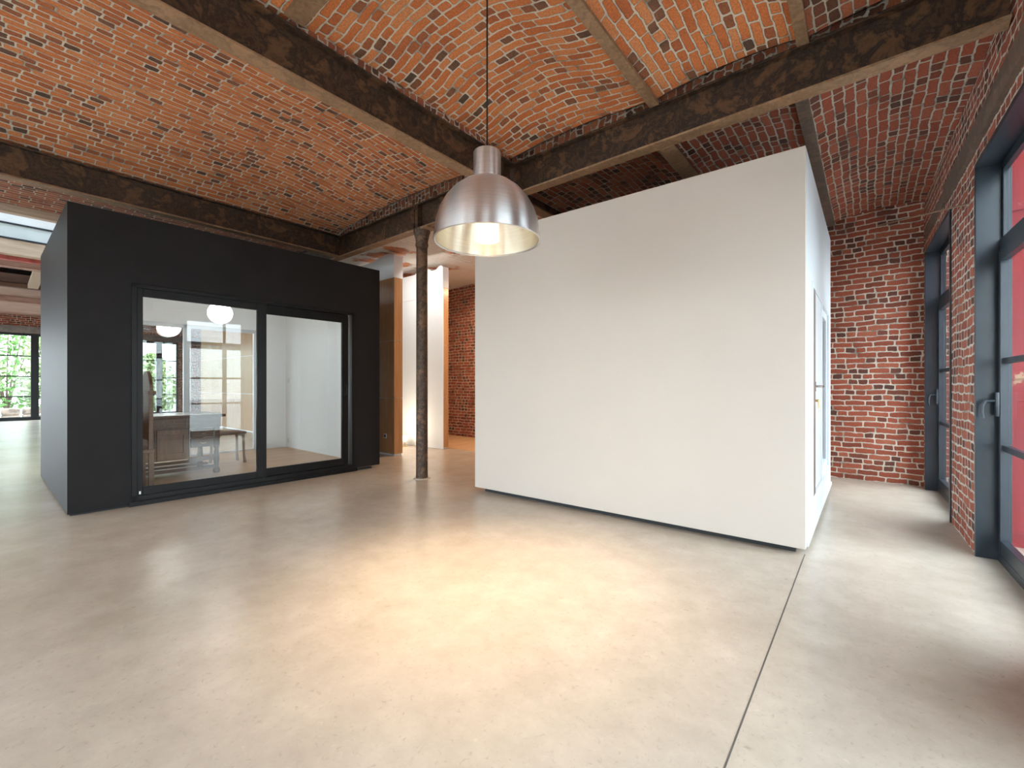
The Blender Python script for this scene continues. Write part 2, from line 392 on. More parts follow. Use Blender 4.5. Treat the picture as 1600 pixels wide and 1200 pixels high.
def french_window(idx, y0, y1, label, detail=True):
    """steel-lined tall window, local x = out of the room, y along the wall"""
    rz = math.atan(.0312); w = (y1-y0)/math.cos(rz)
    root = sempty('window_%d' % idx, (wx(y0), y0, 0), rz, label)
    L = 'blue_steel'
    t = .035
    # lining: jambs and head, projecting 1 cm into the room
    boxes('lining', [((-.012, .001, 0), (.172, t, H_WIN-.003)), ((-.012, w-t, 0), (.172, w-.001, H_WIN-.003)), ((-.012, t, H_WIN-t), (.172, w-t, H_WIN-.003))], M[L], root, .003)
    x0, x1 = .12, .155
    zt = 2.20
    boxes('window_frame', [((x0, t, 0), (x1, t+.035, H_WIN-t)), ((x0, w-t-.035, 0), (x1, w-t, H_WIN-t)),
                    ((x0, t, H_WIN-t-.06), (x1, w-t, H_WIN-t)), ((x0-.02, t, 0), (x1, w-t, .06)), ((x0-.01, t, zt), (x1, w-t, zt+.09))], M[L], root, .005)
    # upper lights and two leaves
    mid = w/2; a0 = t+.037; b0 = w-t-.037
    g = [((.130, a0-.01, .05), (.136, b0+.01, zt+.01)), ((.130, a0-.01, zt+.08), (.136, b0+.01, H_WIN-t-.05))]
    boxes('window_glass', g, M['glass'], root)
    for (p, q) in ((a0, mid), (mid, b0)):
        xs0, xs1 = x0-.022, x1-.010
        lf = boxes('leaf', [((xs0, p+.003, .065), (xs1, p+.045, zt-.005)), ((xs0, q-.045, .065), (xs1, q-.003, zt-.005)),
                       ((xs0, p+.045, .065), (xs1, q-.045, .16)), ((xs0, p+.045, zt-.075), (xs1, q-.045, zt-.005)),
                       ((xs0+.01, p+.045, .79), (xs1, q-.045, .83)), ((xs0+.01, p+.045, 1.40), (xs1, q-.045, 1.44))], M[L], root, .004)
    boxes('mullion', [((x0, mid-.03, zt+.08), (x1, mid+.03, H_WIN-t-.05))], M[L], root, .004)
    # lever handle on the leaf stile that meets the far jamb
    hy = b0-.028
    bm = NB(); add_box(bm, (x0-.043, hy-.014, 1.03), (x0-.024, hy+.014, 1.20), .004)
    add_tube(bm, [(x0-.04, hy, 1.14), (x0-.088, hy, 1.14), (x0-.098, hy, 1.13)], .010)
    add_tube(bm, [(x0-.088, hy, 1.145), (x0-.104, hy, 1.11), (x0-.108, hy, 1.06), (x0-.100, hy, 1.015)], [.011, .011, .010, .007])
    obj('window_handle', bm, M[L], root, smooth=True)
    return root
french_window(1, 5.68, 7.32, 'tall steel window near the far brick wall')
french_window(2, 3.05, 4.71, 'tall steel window cut by the right edge of the photo')
french_window(3, .42, 2.08, 'tall steel window beside the camera')
french_window(4, -2.21, -.55, 'tall steel window behind the camera')

# wall left (far end of the hall) and wall front (behind the camera)
def wall_with_windows(name, along, pos, thick, lo, hi, wins, z1, ztop, m, label):
    bm = NB(); cur = lo
    def bx(a, b, z0, z):
        if along == 'Y': add_box(bm, (pos, a, z0), (pos-thick, b, z))
        else: add_box(bm, (a, pos, z0), (b, pos-thick, z))
    for a, b in sorted(wins):
        bx(cur, a, 0, ztop); bx(a, b, z1, ztop); cur = b
    bx(cur, hi, 0, ztop); struct(obj(name, bm, m), label)
wall_with_windows('wall_left', 'Y', WXL, .3, FY-.3, 8.4, L_WIN, 3.1, 4.3, M['wall'], 'brick wall at the left end of the hall')
wall_with_windows('wall_front', 'X', FY, .3, WXL-.3, 1.2, F_WIN, 3.05, 4.3, M['wall'], 'brick wall behind the camera')

def grid_window(idx, along, pos, a, b, z1, cols, rows, label, stile=.10, zs=None):
    root = sempty('window_%d' % idx, (0, 0, 0), 0, label)
    def bx(p, q, z0, z, d0=-.02, d1=.08):
        return ((pos-d1, p, z0), (pos-d0, q, z)) if along == 'Y' else ((p, pos-d1, z0), (q, pos-d0, z))
    fr = [bx(a, a+.07, 0, z1), bx(b-.07, b, 0, z1), bx(a, b, z1-.08, z1), bx(a, b, 0, .12)]
    w = (b-a)/cols
    for i in range(1, cols): fr.append(bx(a+i*w-stile, a+i*w+stile, .12, z1-.08))
    boxes('window_frame', fr, M['blue_steel'], root)
    zs = zs or [.12+(z1-.2)*i/rows for i in range(1, rows)]
    boxes('glazing_bars', [bx(a+.07, b-.07, z-.02, z+.02, .0, .05) for z in zs], M['blue_steel'], root)
    boxes('window_glass', [bx(a+.07, b-.07, .1, z1-.07, .02, .03)], M['glass'], root)
grid_window(5, 'Y', WXL, .3, 3.76, 3.1, 2, 4, 'garden window seen left of the black room')
grid_window(6, 'Y', WXL, 5.0, 6.33, 3.1, 2, 4, 'garden window seen through the black room')
grid_window(7, 'Y', WXL, -4.0, -.3, 3.1, 2, 4, 'garden window beyond the left edge')
for i, (a, b) in enumerate(F_WIN): grid_window(8+i, 'X', FY, a, b, 3.05, 2, 4, 'window in the wall behind the camera')
boxes('lintel', [((WXL+.002, -3.9, 3.11), (WXL+.06, 8.0, 3.36))], M['lintel'])
tag(bpy.data.objects['lintel'], 'grey concrete lintel above the garden windows', 'lintel')

# ------------------------------------------------------------------ ceiling: brick vaults between the steels
def gy(x): return 3.840 - .0312*x                  # centre line of the long girder
Z0 = 3.70
def sm(t): t = max(0, min(1, t)); return t*t*(3-2*t)
def vault(x0, x1, y0, y1, zf, course, m, label, nx=40, ny=40):
    f0 = y0 if callable(y0) else (lambda x: y0); f1 = y1 if callable(y1) else (lambda x: y1)
    bm = NB(); uvl = bm.loops.layers.uv.verify(); V = []; U = {}
    P = [[None]*(ny+1) for _ in range(nx+1)]
    for i in range(nx+1):
        for j in range(ny+1):
            s = i/nx; t = j/ny; x = x0+(x1-x0)*s; y = f0(x)+(f1(x)-f0(x))*t
            P[i][j] = bm.verts.new((x, y, zf(s, t)))
    ac = [[0.0]*(ny+1) for _ in range(nx+1)]
    for i in range(nx+1):
        for j in range(ny+1):
            if course == 'Y' and i: ac[i][j] = ac[i-1][j]+(P[i][j].co-P[i-1][j].co).length
            if course == 'X' and j: ac[i][j] = ac[i][j-1]+(P[i][j].co-P[i][j-1].co).length
    for i in range(nx):
        for j in range(ny):
            q = [(i, j), (i, j+1), (i+1, j+1), (i+1, j)]
            f = bm.faces.new([P[a][b] for a, b in q]); f.smooth = True
            for l, (a, b) in zip(f.loops, q):
                c = P[a][b].co
                l[uvl].uv = (c.y, ac[a][b]+x0) if course == 'Y' else (c.x, ac[a][b]+7.3)
    o = obj('ceiling', bm, m, recalc=False); struct(o, label); return o
def arch(s, p=1.0): return max(0, 4*s*(1-s))**p
XB2, XB1, XB3, XB4 = -6.80, -3.10, -1.455, -.365
gs = lambda x: gy(x)-.07
gn = lambda x: gy(x)+.07
# south of the girder
z_v1 = lambda s, t: Z0 + .34*arch(s, .8)*(.38+.55*sm((1-t)/.18))
vault(XB2, XB1, FY, gs, z_v1, 'Y', M['vault'], 'wide orange brick vault above the black room', 60, 60)
z_v2 = lambda s, t: Z0 + .03 + .16*(.25+.75*sm(s/.35))*sm((1-s)/.45)*(.30+.70*sm(min(t, 1-t)/.28)) + .0
vault(XB1, XB3, 1.45, gs, z_v2, 'X', M['vault'], 'brick vault above the pendant lamp', 40, 50)
z_v3 = lambda s, t: Z0 + .015 + .15*arch(s, .8)*(.30+.70*sm(min(t, 1-t)/.25))
vault(XB3, XB4, 1.45, gs, z_v3, 'Y', M['vault'], 'narrow brick vault right of the lamp')
z_v4 = lambda s, t: Z0 + .0 + .14*arch(s, .8)*(.30+.70*sm(min(t, 1-t)/.25))
vault(XB4, .82, 1.45, gs, z_v4, 'Y', M['vault_old'], 'brick vault beside the window wall')
vault(XB1, .95, FY, 1.45, lambda s, t: Z0+.02+.2*arch(s)*arch(t, .5), 'X', M['vault'], 'brick vault behind the camera')
# rubble infill standing on the girder and on the beam, closing the vault ends
def infill(x0, x1, yf, zf, s0, s1, n=50, label='rubble brick infill between girder and vault'):
    bm = NB(); uvl = bm.loops.layers.uv.verify(); prev = None
    for i in range(n+1):
        s = i/n; x = x0+(x1-x0)*s; y = yf(x)
        top = zf(s)+.01; cur = (bm.verts.new((x, y, Z0-.03)), bm.verts.new((x, y, top)))
        if prev:
            f = bm.faces.new((prev[0], cur[0], cur[1], prev[1]))
            for l in f.loops: l[uvl].uv = (l.vert.co.z*1.0, l.vert.co.x)
        prev = cur
    bmesh.ops.solidify(bm, geom=bm.faces, thickness=.02)
    struct(obj('ceiling', bm, M['infill'], recalc=False), label)
gf = lambda x: gy(x)-.045
infill(XB2, XB1, gf, lambda s: z_v1(s, 1), 0, 1)
infill(XB1, XB3, gf, lambda s: z_v2(s, 1), 0, 1)
infill(XB3, XB4, gf, lambda s: z_v3(s, 1), 0, 1)
infill(XB4, .82, gf, lambda s: z_v4(s, 1), 0, 1)
bm = NB(); uvl = bm.loops.layers.uv.verify(); prev = None
for i in range(41):
    t = i/40; y = 1.45+(gs(XB1)-1.45)*t; cur = (bm.verts.new((XB1+.02, y, Z0-.03)), bm.verts.new((XB1+.02, y, z_v2(0, t)+.02)))
    if prev:
        f = bm.faces.new((prev[0], cur[0], cur[1], prev[1]))
        for l in f.loops: l[uvl].uv = (l.vert.co.z, l.vert.co.y)
    prev = cur
struct(obj('ceiling', bm, M['infill'], recalc=False), 'row of brick edges on top of the beam')
# north of the girder
ZN = 3.47
nb = lambda x: farY(x)+.02
zn = lambda r: (lambda s, t: ZN + r*arch(s, .8)*(.5+.5*sm(t/.2)))
vault(XB4, .75, gn, nb, lambda s, t: 3.44+.10*arch(s*.96+.02, .7), 'Y', M['vault_red'], 'red brick vault over the passage by the windows')
vault(-1.40, XB4, gn, nb, zn(.07), 'Y', M['vault_red'], 'brick vault strip above the white room')
vault(XB1, -1.40, gn, nb, zn(.10), 'Y', M['vault_old'], 'dark brick vault behind the girder')
vault(-8.8, XB1, gn, nb, lambda s, t: 3.56+.10*arch((s*2) % 1, .8), 'Y', M['plaster_brick'], 'limewashed brick vault above the oak partitions')
# west: strip beyond the beam, then the opened-up roof
vault(-8.75, XB2, FY, gs, lambda s, t: 3.60+.08*arch(s, .8), 'Y', M['vault_old'], 'brick ceiling strip left of the black room')
bm = NB(); add_box(bm, (-12.6, FY, 3.62), (-10.95, 8.1, 3.8)); struct(obj('ceiling', bm, M['vault_old'], swap=True), 'brick ceiling beyond the roof light')
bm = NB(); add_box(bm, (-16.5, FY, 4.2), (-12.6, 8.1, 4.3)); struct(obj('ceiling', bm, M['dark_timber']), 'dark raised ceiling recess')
bm = NB(); add_box(bm, (WXL, FY, 3.74), (-16.5, 8.3, 4.0)); struct(obj('ceiling', bm, M['pink_timber']), 'rosy board ceiling at the end of the hall')
# unseen roof slab above everything except the roof light, added to block the sky
bm = NB(); add_box(bm, (-8.75, FY-.3, 4.32), (1.2, 9, 4.5)); add_box(bm, (WXL-.3, FY-.3, 4.32), (-10.95, 9, 4.5)); add_box(bm, (-10.95, 4.2, 4.32), (-8.75, 9, 4.5)); add_box(bm, (-10.95, gy(-9)+.3, 3.6), (-8.75, 4.4, 4.4))
struct(obj('ceiling', bm, M['plaster']), 'unseen roof slab added to block the sky')
# roof light shaft with its clerestory pane
bm = NB(); add_box(bm, (-8.80, FY-.3, 3.60), (-8.76, 4.15, 4.5)); add_box(bm, (-10.95, FY-.3, 3.60), (-10.91, 4.15, 4.5))
struct(obj('wall_shaft', bm, M['plaster']), 'white sides of the roof light shaft')
root = sempty('window_20', (0, 0, 0), 0, 'roof light pane with thin blue frame')
boxes('window_frame', [((-10.91, .1, 3.62), (-10.88, 1.9, 3.645)), ((-10.91, .1, 3.86), (-10.88, 1.9, 3.885)), ((-10.91, .1, 3.62), (-10.88, .125, 3.885)), ((-10.91, 1.86, 3.62), (-10.88, 1.9, 4.5)),
                       ], M['blue_steel'], root)
boxes('window_glass', [((-10.905, .12, 3.64), (-10.895, 1.86, 3.86))], M['glass'], root)
area('daylight_portal', (-9.85, .2, 4.55), (0, 0, 0), 2.1, 8.2, 1, portal=True)

struct(boxes('window_21', [((-10.92, FY-.2, 4.44), (-8.78, 4.15, 4.46))], M['roofglass']), 'unseen roof glazing, tinted to dim the sky, over the light shaft')
# timbers of the opened ceiling
tag(boxes('timber_beam', [((-8.86, FY, 3.50), (-8.74, 4.1, 3.63))], M['pale_timber'], bev=.005), 'pale timber trimmer on the near edge of the roof light', 'beam')
tag(boxes('timber_beam', [((-11.05, FY, 3.38), (-10.90, 4.9, 3.62))], M['pale_timber'], bev=.005), 'pale timber trimmer below the roof light pane', 'beam')
tag(boxes('steel_joist', [((-11.62, FY, 3.40), (-11.50, 4.9, 3.62))], M['redbeam'], bev=.004), 'red painted steel joist behind the roof light', 'beam')
tag(boxes('timber_beam', [((-12.75, FY, 3.47), (-12.55, 4.9, 3.66))], M['pink_timber'], bev=.005), 'rough timber in front of the dark ceiling recess', 'beam')
tag(boxes('timber_beam', [((-16.60, FY, 3.66), (-16.42, 4.9, 3.76))], M['dark_timber'], bev=.005), 'old timber on the far edge of the dark ceiling recess', 'beam')
tag(boxes('timber_beam', [((-19.0, FY, 3.58), (-18.75, 4.9, 3.735))], M['pink_timber'], bev=.005), 'rosy timber under the board ceiling, farthest from the camera', 'beam')
bm = NB(); add_box(bm, (-1.82, -.09, -.05), (1.82, .09, .05), .004)
o = obj('timber_brace', bm, M['pale_timber'], loc=(-14.60, 1.30, 3.72), rot=(0, 0, math.radians(-2.5))); tag(o, 'pale diagonal brace across the dark ceiling recess', 'brace')

# steel beams
def ibeam(name, label, p0, p1, zb, h, fw, wt=.014, ft=.018):
    """I section from p0 to p1 (2D), underside at zb"""
    v = Vector((p1[0]-p0[0], p1[1]-p0[1])); L_ = v.length
    t = thing(name, label, 'beam', (p0[0], p0[1], zb), math.atan2(v.y, v.x))
    boxes('web', [((0, -wt/2, ft), (L_, wt/2, h-ft))], M['web'], t)
    bm = NB(); add_box(bm, (0, -fw/2, 0), (L_, fw/2, ft), .003)
    # fillet where flange meets web
    for sgn in (-1, 1):
        vs = [(0, sgn*wt/2, ft), (0, sgn*fw*.45, ft), (0, sgn*wt/2, ft+.02)]
        a = [bm.verts.new(q) for q in vs]; b = [bm.verts.new((L_, q[1], q[2])) for q in vs]
        bm.faces.new(a); bm.faces.new(b[::-1])
        for i in range(3): bm.faces.new((a[i], a[(i+1) % 3], b[(i+1) % 3], b[i]))
    obj('bottom_flange', bm, M['flange'], t)
    boxes('top_flange', [((0, -fw/2, h-ft), (L_, fw/2, h))], M['web'], t, .003)
    return t
g = ibeam('steel_girder', 'long rusty steel girder crossing above the iron column and white room', (-8.75, gy(-8.75)), (.64, gy(.64)), 3.34, .34, .125)
for x in (1.93, 4.05): boxes('stiffener_plate', [((x-.006, -.08, .02), (x+.006, .08, .32))], M['web'], g)
boxes('splice_plate', [((3.5, -.020, .04), (3.9, -.007, .30))], M['web'], g, .004)
ibeam('steel_beam', 'rusty steel beam left of the pendant lamp running to the girder', (XB1, FY), (XB1, gy(XB1)-.065), 3.34, .34, .125)
ibeam('steel_beam', 'rusty steel beam running above the top of the black room', (XB2, FY), (XB2, gy(XB2)-.065), 3.34, .34, .125)
ibeam('steel_beam', 'dark steel beam behind the pendant lamp, beyond the girder', (-3.12, gy(-3.12)+.065), (-3.12, farY(-3.1)-.003), 3.34, .30, .14)
ibeam('steel_beam', 'dark steel beam above the white room, beyond the girder', (-1.40, gy(-1.4)+.065), (-1.40, farY(-1.4)-.003), 3.34, .30, .14)
def flat_beam(label, p0, p1, zb, fw, m):
    v = Vector((p1[0]-p0[0], p1[1]-p0[1])); L_ = v.length
    t = thing('embedded_joist', label, 'beam', (p0[0], p0[1], zb), math.atan2(v.y, v.x))
    boxes('bottom_flange', [((0, -fw/2, 0), (L_, fw/2, .03))], m, t, .004)
flat_beam('tan joist flush with the vaults, right of the lamp', (XB3, FY), (XB3, gy(XB3)-.065), 3.665, .085, M['flange'])
flat_beam('tan joist flush with the vaults, nearest the window wall', (XB4, FY), (XB4, gy(XB4)-.065), 3.665, .075, M['flange'])
flat_beam('short tan joist meeting the left beam at the top of the photo', (XB1+.07, 1.46), (.60, 1.42), 3.697, .13, M['flange'])
flat_beam('brown joist over the right side of the white room', (-.405, gy(XB4)+.065), (-.405, farY(XB4)-.003), 3.43, .09, M['timber'])
# wall plate along the window wall
bm = NB(); add_prism(bm, rpoly(1.0, 5.9, -.03, .0), 2.98, 3.14)
tag(obj('wall_plate', bm, M['timber']), 'dark timber plate set in the brick above the near window', 'wall plate')
bm = NB(); add_prism(bm, rpoly(6.0, 7.3, -.015, .0), 3.00, 3.12)
tag(obj('wall_plate', bm, M['timber']), 'worn timber plate above the far window', 'wall plate')
# thin tie rod
bm = NB(); add_tube(bm, [(.09, 7.49, 3.31), (.30, 6.35, 3.02), (.613, 4.94, 2.66)], .008, 8)
tag(obj('tie_rod', bm, M['flange'], smooth=True), 'thin metal rod running from the far brick wall to the window pier', 'rod')

# iron column
t = thing('iron_column', 'slender rusty iron column standing on the concrete under the girder', 'column', (-4.705, gy(-4.705), 0))
bm = NB(); add_lathe(bm, [(0, .012), (.082, .012), (.078, .06), (.076, 1.5), (.074, 3.12), (.072, 3.20)], n=40); obj('shaft', bm, M['column'], t, smooth=True)
bm = NB(); add_lathe(bm, [(0, 3.10), (.078, 3.10), (.088, 3.13), (.080, 3.16), (.084, 3.20), (.102, 3.27), (.112, 3.30), (.112, 3.338), (0, 3.338)], n=40)
obj('capital', bm, M['column'], t, smooth=True)
bm = NB(); add_lathe(bm, [(0, 0), (.115, 0), (.11, .008), (.09, .014), (0, .014)], n=40); obj('base_ring', bm, M['concrete'], t, smooth=True)
bm = NB(); add_box(bm, (-.20, -.085, 3.318), (.20, .085, 3.339), .004)
obj('bearing_plate', bm, M['flange'], t, rot=(0, 0, TH))

# ------------------------------------------------------------------ white room-in-room
t = thing('white_cabin', 'freestanding warm white box room with a blank front and glazed door side', 'room pod', (-3.65, 3.90, 0))
w, d, h = 3.29, 2.74, 3.0
boxes('front_panel', [((0, 0, .05), (w, .06, h))], M['white'], t, .003)
boxes('side_panel', [((0, .06, .05), (.06, d, h))], M['white'], t)
boxes('rear_panel', [((.06, d-.06, .05), (w-.06, d, h))], M['white'], t)
boxes('roof_panel', [((.06, .06, h-.08), (w-.06, d-.06, h-.005))], M['white'], t)
boxes('floor_panel', [((.06, .06, .05), (w-.06, d-.06, .12))], M['oak_floor'], t)
boxes('plinth', [((.10, .07, 0), (w-.07, d-.1, .05))], M['rubber'], t)
# door side: opening from y .42 to 2.35, z .30 to 2.08
y0, y1, za, zb = .42, 2.35, .30, 2.09
boxes('door_wall', [((w-.06, .06, .05), (w, y0, h)), ((w-.06, y1, .05), (w, d, h)), ((w-.06, y0, .05), (w, y1, za)), ((w-.06, y0, zb), (w, y1, h))], M['white_gloss'], t)
dr = boxes('door_frame', [((w-.10, y0, za), (w+.012, y0+.05, zb)), ((w-.10, y1-.05, za), (w+.012, y1, zb)), ((w-.10, y0+.05, zb-.05), (w+.012, y1-.05, zb)), ((w-.10, y0+.05, za), (w+.02, y1-.05, za+.05)),
                ((w-.08, 1.33, za), (w+.01, 1.39, zb))], M['white_gloss'], t, .004)
lf = boxes('door_leaf', [((w-.06, .62, za+.06), (w+.004, 1.33, zb-.05))], M['white_gloss'], t, .004)
bm = NB(); add_tube(bm, [(w+.004, .66, 1.24), (w+.05, .66, 1.24), (w+.055, .78, 1.24)], .009, 10); add_box(bm, (w+.003, .645, 1.20), (w+.012, .675, 1.28))
obj('door_handle', bm, M['chrome'], lf, smooth=True)
bm = NB(); add_tube(bm, [(w+.004, .66, 1.12), (w+.03, .66, 1.12)], .011, 12); add_tube(bm, [(w+.03, .66, 1.135), (w+.034, .66, 1.05)], .006, 8)
obj('key', bm, M['brass'], lf, smooth=True)
boxes('door_gap_strip', [((w-.05, y0+.051, za+.051), (w+.013, .615, zb-.051))], M['desk'], t)  # flush dark strip standing in for the shaded gap beside the leaf
sl = boxes('glazed_sash', [((w-.06, 1.39, za+.05), (w-.01, 1.47, zb-.05)), ((w-.06, 2.20, za+.05), (w-.01, 2.30, zb-.05)), ((w-.06, 1.47, za+.05), (w-.01, 2.20, za+.13)), ((w-.06, 1.47, zb-.13), (w-.01, 2.20, zb-.05))], M['white_gloss'], t, .004)
boxes('glass_pane', [((w-.04, 1.46, za+.12), (w-.032, 2.21, zb-.12))], M['glass'], sl)
boxes('sill', [((w, .06, .055), (w+.012, d, .09))], M['white_gloss'], t)

# ------------------------------------------------------------------ black room-in-room
t = thing('black_cabin', 'freestanding charcoal box room with a sliding glass door and lit white interior', 'room pod', (-5.9547, .7235, 0), TH)
P = t
Ly, Lx, h = 3.403, 2.87, 3.0
DY0, DY1, DZ0, DZ1 = .47, 2.975, .055, 2.30
boxes('front_panel', [((-.10, 0, .02), (0, DY0, h)), ((-.10, DY1, .045), (0, Ly, h)), ((-.10, DY0, DZ1), (0, DY1, h)), ((-.10, DY0, .02), (0, DY1, DZ0))], M['black'], P)
boxes('side_panel', [((-Lx, 0, .02), (-.10, .09, h))], M['black'], P)
boxes('side_panel', [((-Lx, Ly-.09, .045), (-.10, Ly, h))], M['black'], P)
# back wall with wide opening
BY0, BY1 = .14, 2.70
boxes('rear_panel', [((-Lx, .09, .02), (-Lx+.09, BY0, h)), ((-Lx, BY1, .02), (-Lx+.09, Ly-.09, h)), ((-Lx, BY0, 2.24), (-Lx+.09, BY1, h))], M['white_in'], P)
boxes('roof_panel', [((-Lx+.09, .09, h-.10), (-.10, Ly-.09, h-.01))], M['black'], P)
boxes('plinth', [((-Lx+.02, .02, 0), (-.03, Ly-.12, .02))], M['rubber'], P)
boxes('interior_lining', [((-Lx+.09, Ly-.20, .09), (-.10, Ly-.09, h-.12)), ((-Lx+.09, .09, .09), (-.10, .11, h-.12)), ((-Lx+.09, .11, h-.12), (-.10, Ly-.20, h-.10)),
        ((-.12, .11, DZ1+.02), (-.10, Ly-.2, h-.12)), ((-.12, DY1+.02, .09), (-.10, Ly-.2, DZ1+.02)), ((-.12, .11, .09), (-.10, DY0-.02, DZ1+.02))], M['white_in'], P)
boxes('interior_floor', [((-Lx, .09, .02), (-.10, Ly-.09, .09))], M['oak_floor'], P)
rf = boxes('rear_window_frame', [((-Lx+.02, BY0, .09), (-Lx+.07, BY0+.05, 2.24)), ((-Lx+.02, BY1-.05, .09), (-Lx+.07, BY1, 2.24)), ((-Lx+.02, BY0, 2.18), (-Lx+.07, BY1, 2.24)), ((-Lx+.02, BY0, .09), (-Lx+.07, BY1, .11)),
                ((-Lx+.02, 1.60, .09), (-Lx+.07, 1.70, 2.24))], M['white_gloss'], P)
boxes('glass_pane', [((-Lx+.04, BY0+.05, .11), (-Lx+.046, 1.60, 2.18)), ((-Lx+.04, 1.70, .11), (-Lx+.046, BY1-.05, 2.18))], M['glass'], rf)
for z in (1.34, .22):
    boxes('wall_socket', [((-Lx+.17, Ly-.212, z-.045), (-Lx+.25, Ly-.2, z+.045))], M['plastic'], P, .003)
# sliding door
dv = boxes('sliding_door', [((-.07, DY0, DZ0), (.018, DY0+.045, DZ1)), ((-.07, DY1-.04, DZ0), (.018, DY1, DZ1)), ((-.07, DY0, DZ1-.04), (.018, DY1, DZ1)), ((-.07, DY0, DZ0), (.018, DY1, DZ0+.05))], M['blackframe'], P, .003)
boxes('fixed_sash', [((-.02, .515, .105), (.012, .563, 2.26)), ((-.02, 1.665, .105), (.012, 1.776, 2.26)), ((-.02, .563, .105), (.012, 1.665, .188)), ((-.02, .563, 2.175), (.012, 1.665, 2.26))], M['blackframe'], dv, .004)
boxes('sliding_sash', [((-.06, 1.74, .105), (-.028, 1.78, 2.26)), ((-.06, 2.806, .105), (-.028, 2.90, 2.26)), ((-.06, 1.776, .105), (-.028, 2.806, .205)), ((-.06, 1.776, 2.145), (-.028, 2.806, 2.26))], M['blackframe'], dv, .004)
boxes('weather_strip', [((-.05, 2.905, .11), (-.035, 2.915, 2.25))], M['chrome'], dv)
boxes('glass_pane', [((-.006, .555, .18), (.0, 1.675, 2.18))], M['glass'], dv)
boxes('glass_pane', [((-.047, 1.77, .2), (-.041, 2.812, 2.15))], M['glass'], dv)
bm = NB(); add_box(bm, (-.028, 2.83, 1.10), (-.012, 2.868, 1.27), .005); add_tube(bm, [(-.015, 2.85, 1.12), (.03, 2.85, 1.13), (.035, 2.85, 1.24), (-.015, 2.85, 1.25)], .009, 10)
obj('door_handle', bm, M['blackframe'], dv, smooth=True)
boxes('drain_cap', [((.012, .53, .12), (.016, .545, .15))], M['plastic'], dv)
boxes('door_sill', [((-.02, DY0-.02, .0), (.012, DY1+.05, .045))], M['blackframe'], P, .003)

def pod(x, y, z=0):     # point in the black room, metres from its front left corner
    v = Matrix.Rotation(TH, 3, 'Z') @ Vector((x, y, z)); return (v.x-5.9547, v.y+.7235, v.z)

# ------------------------------------------------------------------ desk
t = thing('writing_desk', 'antique dark oak desk with panelled cupboards behind the glass door', 'desk', pod(-.86, .16, .09), TH)
D, Wd, H = .80, 1.40, .78         # depth, width, height (local x goes back)
boxes('desktop', [((-D, -.02, H-.035), (.03, Wd+.03, H))], M['desk'], t, .008)
boxes('writing_surface', [((-D+.08, .07, H), (-.05, Wd-.06, H+.003))], M['chrome'], t)
boxes('frieze', [((-D+.03, .02, H-.17), (0, Wd-.02, H-.035))], M['desk'], t, .004)
for y in (.06, Wd-.06):
    for x in (-.04, -D+.07):
        bm = NB(); add_box(bm, (x-.03, y-.03, .36), (x+.03, y+.03, H-.17), .003)
        add_lathe(bm, [(0, .0), (.030, .0), (.042, .03), (.036, .06), (.022, .08), (.026, .10), (.034, .18), (.030, .26), (.022, .32), (.034, .345), (.030, .36), (0, .36)], (x, y, 0), 20)
        obj('leg', bm, M['desk'], t, smooth=True)
for (a, b) in ((.10, .66), (.70, 1.02)):
    cb = boxes('cupboard', [((-D+.1, a-.02, .22), (-.035, b+.02, H-.17))], M['desk'], t, .004)
    dd = boxes('cupboard_door', [((-.035, a, .24), (-.015, b, .31)), ((-.035, a, H-.25), (-.015, b, H-.18)), ((-.035, a, .31), (-.015, a+.05, H-.25)), ((-.035, b-.05, .31), (-.015, b, H-.25)), ((-.034, a+.05, .31), (-.024, b-.05, H-.25))], M['desk_light'], cb, .002)
for z in (.36, .485):
    dw = boxes('drawer', [((-.06, 1.05, z), (-.012, Wd-.10, z+.115))], M['desk'], t, .006)
    bm = NB(); add_tube(bm, [(-.012, 1.15, z+.06), (.008, 1.16, z+.05), (.008, 1.20, z+.05), (-.012, 1.21, z+.06)], .004, 8); obj('drawer_pull', bm, M['brass'], dw, smooth=True)
boxes('stretcher', [((-.06, .06, .07), (-.02, Wd-.06, .11)), ((-D+.05, .06, .07), (-D+.09, Wd-.06, .11)), ((-.45, .06, .07), (-.38, Wd-.06, .10))], M['desk'], t, .004)
bm = NB()
for k in range(12):
    a0 = PI*k/12; a1 = PI*(k+1)/12
add_box(bm, (-.05, 1.03, .18), (-.03, Wd-.09, .24)); obj('apron', bm, M['desk'], t)

# high-backed chair at the left end of the desk
t = thing('carved_chair', 'tall carved wooden chair half hidden by the left door frame', 'chair', pod(-.42, .485, .09), TH)
boxes('seat', [((-.22, -.22, .42), (.22, .22, .46))], M['desk_light'], t, .01)
for x in (-.19, .19):
    for y in (-.19,): boxes('leg', [((x-.02, y-.02, 0), (x+.02, y+.02, .42))], M['desk_light'], t, .004)
for x in (-.19, .19): boxes('leg', [((x-.022, .17, 0), (x+.022, .215, .42))], M['desk_light'], t, .004)
bm = NB(); add_box(bm, (-.20, .17, .46), (-.16, .21, 1.06), .004); add_box(bm, (.16, .17, .46), (.20, .21, 1.06), .004)
add_box(bm, (-.12, .18, .55), (.12, .20, 1.06), .004); add_box(bm, (-.23, .16, 1.06), (.23, .23, 1.10), .006)
obj('back_frame', bm, M['desk_light'], t)
bm = NB(); n = 16; pts = [(.19*math.cos(PI*k/n), 1.10+.22*math.sin(PI*k/n)) for k in range(n+1)]
a = [bm.verts.new((x, .18, z)) for x, z in pts]; b = [bm.verts.new((x, .21, z)) for x, z in pts]
bm.faces.new(a); bm.faces.new(b[::-1])
for k in range(n+1): bm.faces.new((a[k], a[(k+1) % (n+1)], b[(k+1) % (n+1)], b[k]))
obj('crest', bm, M['desk_light'], t)

